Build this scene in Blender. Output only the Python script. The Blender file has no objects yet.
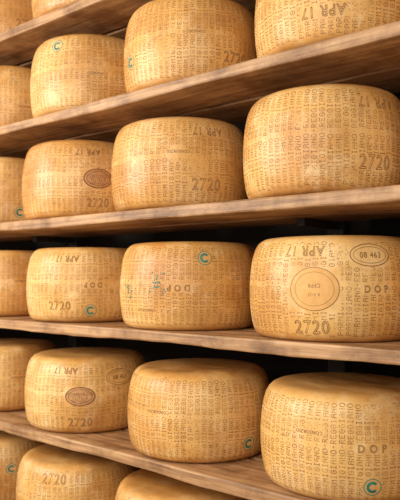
import bpy, math, random
import numpy as np
from mathutils import Vector, Matrix
random.seed(4); rng=np.random.default_rng(4)
sc=bpy.context.scene
col=sc.collection
sc.view_settings.view_transform='Standard'

# ------------------------------------------------------------ materials
def newmat(name):
    m=bpy.data.materials.new(name); m.use_nodes=True
    nt=m.node_tree; b=nt.nodes['Principled BSDF']
    return m,nt,b
def N(nt,t,**k):
    n=nt.nodes.new(t)
    for a,v in k.items(): setattr(n,a,v)
    return n
def ramp(nt,fac,stops):
    r=N(nt,'ShaderNodeValToRGB')
    e=r.color_ramp.elements
    while len(e)<len(stops): e.new(.5)
    for i,(p,c) in enumerate(stops):
        e[i].position=p; e[i].color=(*c,1)
    nt.links.new(fac,r.inputs['Fac']); return r.outputs['Color']
def noise(nt,vec,scale,detail=4,rough=.6):
    n=N(nt,'ShaderNodeTexNoise'); n.inputs['Scale'].default_value=scale
    n.inputs['Detail'].default_value=detail; n.inputs['Roughness'].default_value=rough
    nt.links.new(vec,n.inputs['Vector']); return n.outputs['Fac']
def mix(nt,mode,fac,a,b):
    m=N(nt,'ShaderNodeMix',data_type='RGBA',blend_type=mode)
    if isinstance(fac,float): m.inputs[0].default_value=fac
    else: nt.links.new(fac,m.inputs[0])
    for s,i in ((a,6),(b,7)):
        if isinstance(s,tuple): m.inputs[i].default_value=(*s,1)
        else: nt.links.new(s,m.inputs[i])
    return m.outputs[2]

def cheese():
    m,nt,b=newmat('parmesan_rind')
    tc=N(nt,'ShaderNodeTexCoord'); oi=N(nt,'ShaderNodeObjectInfo')
    off=N(nt,'ShaderNodeVectorMath',operation='ADD')
    comb=N(nt,'ShaderNodeCombineXYZ')
    mul=N(nt,'ShaderNodeMath',operation='MULTIPLY'); mul.inputs[1].default_value=37
    nt.links.new(oi.outputs['Random'],mul.inputs[0])
    nt.links.new(mul.outputs[0],comb.inputs[0]); nt.links.new(mul.outputs[0],comb.inputs[1])
    nt.links.new(tc.outputs['Object'],off.inputs[0]); nt.links.new(comb.outputs[0],off.inputs[1])
    v=off.outputs[0]
    big=noise(nt,v,3.6,3,.55)
    c=ramp(nt,big,[(.32,(.58,.275,.070)),(.5,(.75,.43,.135)),(.68,(.86,.57,.24))])
    fine=noise(nt,v,60,5,.7)
    f2=ramp(nt,fine,[(.3,(.76,.70,.62)),(.6,(1,1,1))])
    c=mix(nt,'MULTIPLY',.5,c,f2)
    # pale dusty bloom
    d=noise(nt,v,12,6,.72)
    dm=ramp(nt,d,[(.50,(0,0,0)),(.72,(.7,.7,.7))])
    c=mix(nt,'MIX',dm,c,(.88,.66,.37))
    # brownish stains
    st=noise(nt,v,6.5,5,.65)
    sm=ramp(nt,st,[(.50,(0,0,0)),(.72,(.65,.65,.65))])
    c=mix(nt,'MIX',sm,c,(.50,.23,.065))
    # small dark pits
    pt=ramp(nt,noise(nt,v,38,3,.6),[(.66,(0,0,0)),(.74,(.5,.5,.5))])
    c=mix(nt,'MIX',pt,c,(.34,.14,.04))
    # per wheel tint
    t=ramp(nt,oi.outputs['Random'],[(0,(1,1,1)),(.3,(.95,.84,.72)),(.6,(1,.98,.95)),(.8,(.98,.91,.83)),(1,(.95,.87,.80))])
    c=mix(nt,'MULTIPLY',1.0,c,t)
    # flat faces and rims of a wheel are darker than the side
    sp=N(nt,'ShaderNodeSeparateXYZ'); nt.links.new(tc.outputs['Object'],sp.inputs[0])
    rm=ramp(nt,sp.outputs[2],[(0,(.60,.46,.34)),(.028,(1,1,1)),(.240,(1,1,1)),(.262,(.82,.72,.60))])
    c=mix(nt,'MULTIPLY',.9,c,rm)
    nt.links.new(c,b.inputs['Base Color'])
    rr=ramp(nt,d,[(.35,(.33,.33,.33)),(.65,(.50,.50,.50))])
    nt.links.new(rr,b.inputs['Roughness'])
    b.inputs['Specular IOR Level'].default_value=.45
    bp=N(nt,'ShaderNodeBump'); bp.inputs['Strength'].default_value=.3; bp.inputs['Distance'].default_value=.003
    nt.links.new(fine,bp.inputs['Height'])
    bp2=N(nt,'ShaderNodeBump'); bp2.inputs['Strength'].default_value=.6; bp2.inputs['Distance'].default_value=.02
    nt.links.new(noise(nt,v,7,2,.5),bp2.inputs['Height']); nt.links.new(bp.outputs[0],bp2.inputs['Normal'])
    nt.links.new(bp2.outputs[0],b.inputs['Normal'])
    return m
def plain(name,c1,c2,scale=40,rough=.6):
    m,nt,b=newmat(name); tc=N(nt,'ShaderNodeTexCoord')
    c=ramp(nt,noise(nt,tc.outputs['Object'],scale),[(.35,c1),(.65,c2)])
    nt.links.new(c,b.inputs['Base Color']); b.inputs['Roughness'].default_value=rough
    return m
def wood(name,dark,mid,light):
    m,nt,b=newmat(name); tc=N(nt,'ShaderNodeTexCoord'); mp=N(nt,'ShaderNodeMapping'); oi=N(nt,'ShaderNodeObjectInfo')
    off=N(nt,'ShaderNodeVectorMath',operation='ADD')
    mul=N(nt,'ShaderNodeMath',operation='MULTIPLY'); mul.inputs[1].default_value=53
    nt.links.new(oi.outputs['Random'],mul.inputs[0])
    nt.links.new(tc.outputs['Object'],off.inputs[0]); nt.links.new(mul.outputs[0],off.inputs[1])
    mp.inputs['Scale'].default_value=(1.4,20,34)
    nt.links.new(off.outputs[0],mp.inputs['Vector'])
    g=noise(nt,mp.outputs[0],2.2,7,.65)
    c=ramp(nt,g,[(.3,dark),(.5,mid),(.72,light)])
    s=ramp(nt,noise(nt,off.outputs[0],5.5,6,.7),[(.36,(.40,.31,.24)),(.56,(1,1,1))])
    c=mix(nt,'MULTIPLY',.85,c,s)
    nt.links.new(c,b.inputs['Base Color']); b.inputs['Roughness'].default_value=.5
    bp=N(nt,'ShaderNodeBump'); bp.inputs['Strength'].default_value=.6; bp.inputs['Distance'].default_value=.004
    nt.links.new(g,bp.inputs['Height']); nt.links.new(bp.outputs[0],b.inputs['Normal'])
    return m
M_ch=cheese()
M_dot=plain('rind_dot_marks',(.20,.075,.018),(.38,.17,.045),16)
M_emb=plain('embossed_brand_marks',(.13,.050,.016),(.28,.12,.035),50)
M_ink=plain('teal_ink',(.01,.15,.125),(.04,.25,.18),60)
M_plate=plain('casein_plate',(.74,.40,.13),(.66,.34,.10),50)
M_red=plain('brown_ink_stamp',(.14,.045,.02),(.26,.10,.035),80)
M_redfill=plain('brown_ink_wash',(.46,.22,.08),(.60,.32,.12),50)
M_wood=wood('shelf_spruce',(.21,.10,.042),(.44,.235,.105),(.60,.37,.185))
M_dark=plain('dark_steel',(.02,.015,.012),(.03,.022,.018),8,.7)
M_backdrop=plain('painted_darkness',(.014,.010,.008),(.024,.018,.013),5,.9)  # near-black colour painted in for the darkness behind the open rack
M_floor=plain('floor_tile',(.36,.28,.20),(.44,.35,.25),3,.5)

# ------------------------------------------------------------ wheel profile
H=.262; RS=1.030
ctrl=[(0,.186),(.002,.1935),(.006,.2005),(.013,.2060),(.022,.2100),(.040,.2145),(.07,.2185),(.100,.2205),(.130,.2208),(.160,.2192),(.190,.2160),(.214,.2115),(.232,.2060),(.245,.1990),(.254,.1905),(.260,.1790),(.262,.166)]
cz=np.array([c[0] for c in ctrl]); cr=np.array([c[1]*RS for c in ctrl])
def rad(z): return np.interp(z,cz,cr)
SEG=144
def lathe():
    prof=[(0,0.0),(.10,0.0)]+[(r*RS,z) for z,r in ctrl]+[(.150,.2622),(.10,.2612),(0,.261)]
    vs=[];fs=[]
    rings=[]
    for r,z in prof:
        if r==0: rings.append([len(vs)]); vs.append((0,0,z))
        else:
            rings.append(list(range(len(vs),len(vs)+SEG)))
            vs+= [(r*math.cos(2*math.pi*i/SEG),r*math.sin(2*math.pi*i/SEG),z) for i in range(SEG)]
    for a,b in zip(rings,rings[1:]):
        for i in range(SEG):
            j=(i+1)%SEG
            if len(a)==1: fs.append((a[0],b[j],b[i]))
            elif len(b)==1: fs.append((a[i],a[j],b[0]))
            else: fs.append((a[i],a[j],b[j],b[i]))
    me=bpy.data.meshes.new('parmesan_wheel_mesh'); me.from_pydata(vs,[],fs)
    for p in me.polygons: p.use_smooth=True
    me.materials.append(M_ch); return me
WHEEL=lathe()

# flat (u = arc metres, v = height, w = outwards) -> barrel surface
def wrap(P,ang0):
    P=np.asarray(P,float); a=ang0+P[:,0]/.22; r=rad(np.clip(P[:,1],0,H))+P[:,2]
    return np.stack([r*np.cos(a),r*np.sin(a),P[:,1]],1)
def npmesh(name,V,F,mat):
    me=bpy.data.meshes.new(name); me.from_pydata(V.tolist(),[],F); me.materials.append(mat); return me

# ---- dot-matrix lettering
FONT={'P':["11110","10001","10001","11110","10000","10000","10000"],
'A':["01110","10001","10001","11111","10001","10001","10001"],
'R':["11110","10001","10001","11110","10100","10010","10001"],
'M':["10001","11011","10101","10101","10001","10001","10001"],
'I':["01110","00100","00100","00100","00100","00100","01110"],
'G':["01110","10001","10000","10111","10001","10001","01110"],
'N':["10001","11001","10101","10011","10001","10001","10001"],
'O':["01110","10001","10001","10001","10001","10001","01110"],
'E':["11111","10000","10000","11110","10000","10000","11111"],
'-':["00000","00000","00000","01110","00000","00000","00000"]}
def lettering(name,masks,seed):
    r=np.random.default_rng(seed)
    NC=72; txt="PARMIGIANO-REGGIANO"; adv=.0120; p=.00185
    pts=[]
    ph=r.uniform(0,1)
    for c in range(NC):
        a=2*math.pi*(c+ph)/NC
        z0=.018+r.uniform(-.002,.003)
        for k,ch in enumerate(txt):
            for y,row in enumerate(FONT[ch]):
                for x,b in enumerate(row):
                    if b=='1':
                        pts.append((a+((y-3)*p)/.215, z0+k*adv+x*p, (c*31+k*7)%997))
    pts=np.array(pts)
    keep=r.random(len(pts))>.05
    for (ma,mz,ha,hz) in masks:
        da=(pts[:,0]-ma+math.pi)%(2*math.pi)-math.pi
        keep&=~((np.abs(da*.215)<ha)&(np.abs(pts[:,1]-mz)<hz))
    wa=r.uniform(0,2*math.pi,14); wz=r.uniform(0.02,.24,14); wr=r.uniform(.012,.034,14)
    for a,z,q in zip(wa,wz,wr):
        da=(pts[:,0]-a+math.pi)%(2*math.pi)-math.pi
        inside=((da*.215)**2+(pts[:,1]-z)**2)<q*q
        keep&=~(inside&(r.random(len(pts))<.7))
    force=r.uniform(.85,1.2,1000)
    pts=pts[keep]; n=len(pts)
    s=r.uniform(.00086,.00118,n)*force[pts[:,2].astype(int)]
    V=np.zeros((n,4,3))
    for i,(du,dv) in enumerate(((1,0),(0,1),(-1,0),(0,-1))):
        a=pts[:,0]+du*s/.215; z=pts[:,1]+dv*s; R=rad(z)+.0004
        V[:,i,0]=R*np.cos(a);V[:,i,1]=R*np.sin(a);V[:,i,2]=z
    me=bpy.data.meshes.new(name)
    me.vertices.add(n*4); me.vertices.foreach_set('co',V.reshape(-1).astype(np.float32))
    me.loops.add(n*4); me.loops.foreach_set('vertex_index',np.arange(n*4,dtype=np.int32))
    me.polygons.add(n); me.polygons.foreach_set('loop_start',np.arange(0,n*4,4,dtype=np.int32))
    me.update(calc_edges=True); me.validate()
    me.materials.append(M_dot); return me

# ---- text -> flat verts
_cache={}
def textflat(s,size,outline,flip,thick=.0008,xs=.86):
    key=(s,size,outline,flip)
    if key in _cache: return _cache[key]
    cu=bpy.data.curves.new('t','FONT'); cu.body=s; cu.size=size; cu.align_x='CENTER'; cu.align_y='CENTER'
    cu.resolution_u=3; cu.space_character=1.15
    if outline:
        cu.fill_mode='NONE'; cu.bevel_depth=thick; cu.bevel_resolution=0
    else: cu.fill_mode='FRONT'
    ob=bpy.data.objects.new('t',cu); col.objects.link(ob)
    dg=bpy.context.evaluated_depsgraph_get(); me=bpy.data.meshes.new_from_object(ob.evaluated_get(dg))
    V=np.array([v.co[:] for v in me.vertices]); F=[tuple(p.vertices) for p in me.polygons]
    bpy.data.objects.remove(ob); bpy.data.meshes.remove(me); bpy.data.curves.remove(cu)
    V[:,0]-=(V[:,0].max()+V[:,0].min())/2; V[:,1]-=(V[:,1].max()+V[:,1].min())/2
    V[:,0]*=xs
    if not outline: V[:,2]=.0008
    else: V[:,2]+=.0004
    if flip: V[:,:2]*=-1
    _cache[key]=(V,F); return V,F
def ring(rx,ry,t,a0=0,a1=360,n=48,w=.0008):
    V=[];F=[]
    for i in range(n+1):
        a=math.radians(a0+(a1-a0)*i/n); c,s=math.cos(a),math.sin(a)
        V.append(((rx-t/2)*c,(ry-t/2)*s,w));V.append(((rx+t/2)*c,(ry+t/2)*s,w))
    for i in range(n): F.append((2*i,2*i+1,2*i+3,2*i+2))
    return np.array(V),F
def disc(rx,ry,w=.0006):
    V=[(0,0,w)];F=[];n=36;R=5
    for k in range(1,R+1):
        for i in range(n): 
            a=2*math.pi*i/n; V.append((rx*k/R*math.cos(a),ry*k/R*math.sin(a),w))
    for i in range(n):
        j=(i+1)%n; F.append((0,1+i,1+j))
        for k in range(R-1): F.append((1+k*n+i,1+(k+1)*n+i,1+(k+1)*n+j,1+k*n+j))
    return np.array(V),F

def marks_meshes(marks,seed):
    acc={}; masks=[]
    def add(kind,VF,a,z):
        V,F=VF; V=V.copy(); V[:,1]+=z; W=wrap(V,a)
        L=acc.setdefault(kind,[[],[],0]); L[0].append(W); o=L[2]
        L[1]+=[tuple(i+o for i in f) for f in F]; L[2]+=len(V)
    r=random.Random(seed)
    for m in marks:
        t,a,z=m[0],math.radians(m[1]),m[2]
        sc_=m[3] if len(m)>3 else 1
        if t in('num','numf'):
            add('emb',textflat('2720',.047*sc_,True,t=='numf',.00075),a,z); masks.append((a,z,.055*sc_,.019*sc_))
        elif t in('date','datef'):
            add('emb',textflat('APR 17',.036*sc_,True,t=='datef',.0007),a,z); masks.append((a,z,.056*sc_,.015*sc_))
        elif t in('dop','dopf'):
            add('emb',textflat('D O P',.024*sc_,True,t=='dopf',.0006),a,z); masks.append((a,z,.034*sc_,.012*sc_))
        elif t=='small':
            add('emb',textflat('CONSORZIO',.012*sc_,False,True),a,z); masks.append((a,z,.036*sc_,.007*sc_))
        elif t=='C':
            add('ink',ring(.0200,.0200,.0018),a,z); add('ink',ring(.0108,.0108,.0064,40,320),a,z); masks.append((a,z,.022,.022))
        elif t=='oval':
            add('emb',ring(.050,.027,.0018),a,z);add('emb',ring(.042,.020,.0010),a,z)
            add('emb',textflat('08 463',.020,False,False),a,z);masks.append((a,z,.052,.028))
        elif t=='redoval':
            add('redfill',disc(.047,.030,.0006),a,z)
            add('red',ring(.048,.031,.0036),a,z);add('red',ring(.039,.0235,.0020),a,z)
            add('red',textflat('CONSORZIO',.0155,False,False),a,z+.007)
            add('red',textflat('TUTELA',.0155,False,False),a,z-.006)
            add('red',textflat('PARMIGIANO',.0095,False,False),a,z-.0165);masks.append((a,z,.050,.033))
        elif t=='plate':
            add('plate',disc(.058,.052),a,z)
            add('emb',ring(.058,.052,.0014),a,z);add('emb',ring(.046,.041,.0008),a,z)
            add('emb',textflat('CFPR',.014,False,True),a,z+.008);add('emb',textflat('A 5127',.010,False,True),a,z-.014)
            masks.append((a,z,.06,.054))
        elif t=='smudge':
            for _ in range(40):
                rr=r.uniform(.0007,.0026)
                V,F=disc(rr,rr*r.uniform(.5,1.6),.0007)
                V[:,0]+=r.gauss(0,.012)*sc_; V[:,1]+=r.gauss(0,.017)*sc_
                add('ink',(V,F),a,z)
    out=[]
    for k,nm,mt in(('emb','embossed_marks',M_emb),('ink','ink_stamp',M_ink),('red','oval_stamp',M_red),('redfill','oval_stamp_wash',M_redfill),('plate','casein_plate',M_plate)):
        if k in acc: out.append((nm,npmesh(nm,np.concatenate(acc[k][0]),acc[k][1],mt)))
    out.append(('dotted_lettering',lettering('dotted_lettering',masks,seed)))
    return out

YC=.220
def wheel(x,z,parts,rot=0,s=(1,1,1),dy=0):
    ob=bpy.data.objects.new('parmesan_cheese_wheel',WHEEL); col.objects.link(ob)
    ob.location=(x,YC+dy,z+.0006); ob.rotation_euler=(0,0,rot); ob.scale=s
    for nm,me in parts:
        c=bpy.data.objects.new(nm,me); col.objects.link(c); c.parent=ob
    return ob

Z0=1.6
rows={ 'A':Z0+.570,'B':Z0+.202,'C':Z0-.162,'D':Z0-.540,'E':Z0-.920,'T':Z0+.932 }
ZS={'A':1.08,'B':1.08,'C':1.01,'D':.975,'E':1.0,'T':1.03}
LAY={
('A',.862):[('datef',-70,.070),('small',-30,.13)],
('A',1.390):[('num',-14,.078,.9),('C',-108,.085),('small',-48,.14)],
('A',1.899):[('C',-74,.215),('small',-36,.12)],
('A',2.42):[('small',-20,.1)],
('B',.903):[('num',-27,.072),('datef',-24,.212)],
('B',1.445):[('num',-28,.066),('datef',-26,.215,.9),('small',-50,.155)],
('B',1.940):[('redoval',-27,.128),('num',-27,.05,.85),('datef',-36,.215,.8)],
('B',2.465):[('C',-20,.05)],
('C',.879):[('datef',-80,.222,.95),('oval',-38,.212),('plate',-73,.130),('num',-75,.038,.95),('dop',-35,.13)],
('C',1.397):[('C',-38,.212),('dopf',-58,.125,1.1),('smudge',-75,.14,1),('smudge',-104,.12,.8),('small',-85,.06)],
('C',1.916):[('C',-38,.043),('num',-66,.06,.9),('dopf',-36,.13),('datef',-60,.22,.8)],
('C',2.43):[('small',-20,.14)],
('D',.846):[('C',-47,.048),('dop',-47,.140,1.1),('small',-85,.17)],
('D',1.360):[('C',-10,.052),('small',-82,.15,1.1)],
('D',1.910):[('datef',-60,.222,.8),('redoval',-46,.135),('oval',-10,.195),('num',-46,.045,.9)],
('D',2.45):[('small',-20,.14)],
('E',1.432):[('small',-50,.14)],
('E',1.960):[('num',-62,.220,1)],
('E',2.50):[('C',-20,.15)],
('T',1.899):[('small',-40,.1)],
('T',2.42):[('num',-20,.08)],
}
i=0
for (rk,s),mk in LAY.items():
    i+=1
    k=random.uniform(.99,1.012)
    wheel(-s,rows[rk],marks_meshes(mk,100+i),0,(k,k,ZS[rk]*random.uniform(.99,1.01)),random.uniform(-.004,.004))
# remaining wheels of the rack share three stamped variants
gen=[marks_meshes([('num',0,.06),('datef',20,.2),('C',160,.1),('redoval',220,.13)],501),
     marks_meshes([('plate',10,.13),('dop',60,.1),('date',200,.2)],502),
     marks_meshes([('C',0,.2),('dopf',-30,.12),('num',120,.05)],503)]
base={'A':(.862,2.42),'B':(.903,2.465),'C':(.879,2.43),'D':(.846,2.45),'E':(.91,2.50),'T':(.87,2.42)}
for rk,(r0,l0) in base.items():
    xs=[r0-.52,r0-1.04,r0-1.56,l0+.52,l0+1.04,l0+1.56,l0+2.08]
    if rk=='T': xs+=[.87,1.385]
    if rk=='E': xs+=[.91]
    for s in xs: wheel(-s,rows[rk],random.choice(gen),random.uniform(-.6,.6)-1.0,(1,1,ZS[rk]),random.uniform(-.004,.006))
low=[Z0-1.290]
for zz in low:
    for kx in range(11): wheel(-4.5+.52*kx+random.uniform(-.02,.02),zz,random.choice(gen),random.uniform(-2,1))

# ------------------------------------------------------------ shelves (rack)
X0,X1=-5.0,1.2; T=.034
rack=bpy.data.objects.new('wooden_cheese_rack',None); col.objects.link(rack)
def box(name,x0,x1,y0,y1,z0,z1,mat,parent=None,bev=.004,wob=0):
    import bmesh
    bm=bmesh.new(); bmesh.ops.create_cube(bm,size=1)
    cx,cy,cz_=(x0+x1)/2,(y0+y1)/2,(z0+z1)/2
    for v in bm.verts: v.co=Vector((v.co.x*(x1-x0),v.co.y*(y1-y0),v.co.z*(z1-z0)))
    if bev: bmesh.ops.bevel(bm,geom=bm.edges[:],offset=bev,segments=2,affect='EDGES',profile=.5)
    if wob:
        n=int((x1-x0)/.06)
        for k in range(1,n):
            xx=-(x1-x0)/2+k*(x1-x0)/n
            bmesh.ops.bisect_plane(bm,geom=bm.verts[:]+bm.edges[:]+bm.faces[:],plane_co=(xx,0,0),plane_no=(1,0,0))
        ph=random.uniform(0,9)
        for v in bm.verts:
            f=math.sin(v.co.x*9+ph)+.6*math.sin(v.co.x*23+ph*2)+.5*math.sin(v.co.x*51+ph*3)
            if v.co.y<0: v.co.y+=wob*f*.6
            if v.co.z<0: v.co.z+=wob*math.sin(v.co.x*6+ph*1.7)+wob*.5*f
    me=bpy.data.meshes.new(name); bm.to_mesh(me); bm.free(); me.materials.append(mat)
    ob=bpy.data.objects.new(name,me); ob.location=(cx,cy,cz_); col.objects.link(ob)
    if parent: ob.parent=parent
    return ob
for n,zz in enumerate(sorted(list(rows.values())+low)):
    for (a,b) in ((0,.205),(.225,.44)):
        js=[X0,-3.35,-.45 if n%2 else .1,X1]
        for j in range(3):
            box('shelf_plank',js[j]+.001,js[j+1]-.001,a,b,zz-T,zz,M_wood,rack,.005,.0022 if a==0 else 0)
for px in (-4.9,-3.6,-2.3,-1.0,.3,1.1):
    box('upright_post',px-.03,px+.03,.45,.50,0,Z0+1.3,M_dark,rack)
    for zz in list(rows.values())+low:
        box('shelf_bracket',px-.012,px+.012,.25,.45,zz-T-.022,zz-T-.0005,M_dark,rack,0)

box('dark_backdrop',-6,2.5,.62,.70,0,3.4,M_backdrop,None,0)  # added dark sheet, stands in for the unlit space behind the rack
box('floor',-6,2.5,-3.2,.62,-.05,0,M_floor,None,0)

# ------------------------------------------------------------ light
w=bpy.data.worlds.new('World'); sc.world=w; w.use_nodes=True
bg=w.node_tree.nodes['Background']; bg.inputs[0].default_value=(1,.94,.84,1); bg.inputs[1].default_value=.50
def area(name,loc,target,sx,sy,e,c):
    L=bpy.data.lights.new(name,'AREA'); L.shape='RECTANGLE'; L.size=sx; L.size_y=sy; L.energy=e; L.color=c
    o=bpy.data.objects.new(name,L); col.objects.link(o); o.location=loc
    o.rotation_euler=(Vector(target)-Vector(loc)).to_track_quat('-Z','Y').to_euler()
area('aisle_lamp',(-2.9,-2.1,2.35),(-1.6,.1,1.6),1.4,1.0,88,(1,.94,.83))
area('aisle_lamp',(-.6,-2.4,2.4),(-1.0,.1,1.5),1.4,1.0,38,(1,.95,.86))

# ------------------------------------------------------------ camera
cd=bpy.data.cameras.new('Camera'); cam=bpy.data.objects.new('Camera',cd); col.objects.link(cam)
cd.sensor_fit='HORIZONTAL'; cd.sensor_width=36; cd.lens=58.5; cd.clip_start=.05
cd.dof.use_dof=True; cd.dof.focus_distance=1.7; cd.dof.aperture_fstop=6.3
th=math.atan(760/650); pit=math.atan(26/650)
d=Vector((-math.cos(th)*math.cos(pit),math.sin(th)*math.cos(pit),math.sin(pit)))
cam.location=(0,-1.37,Z0); cam.rotation_euler=d.to_track_quat('-Z','Y').to_euler()
sc.camera=cam
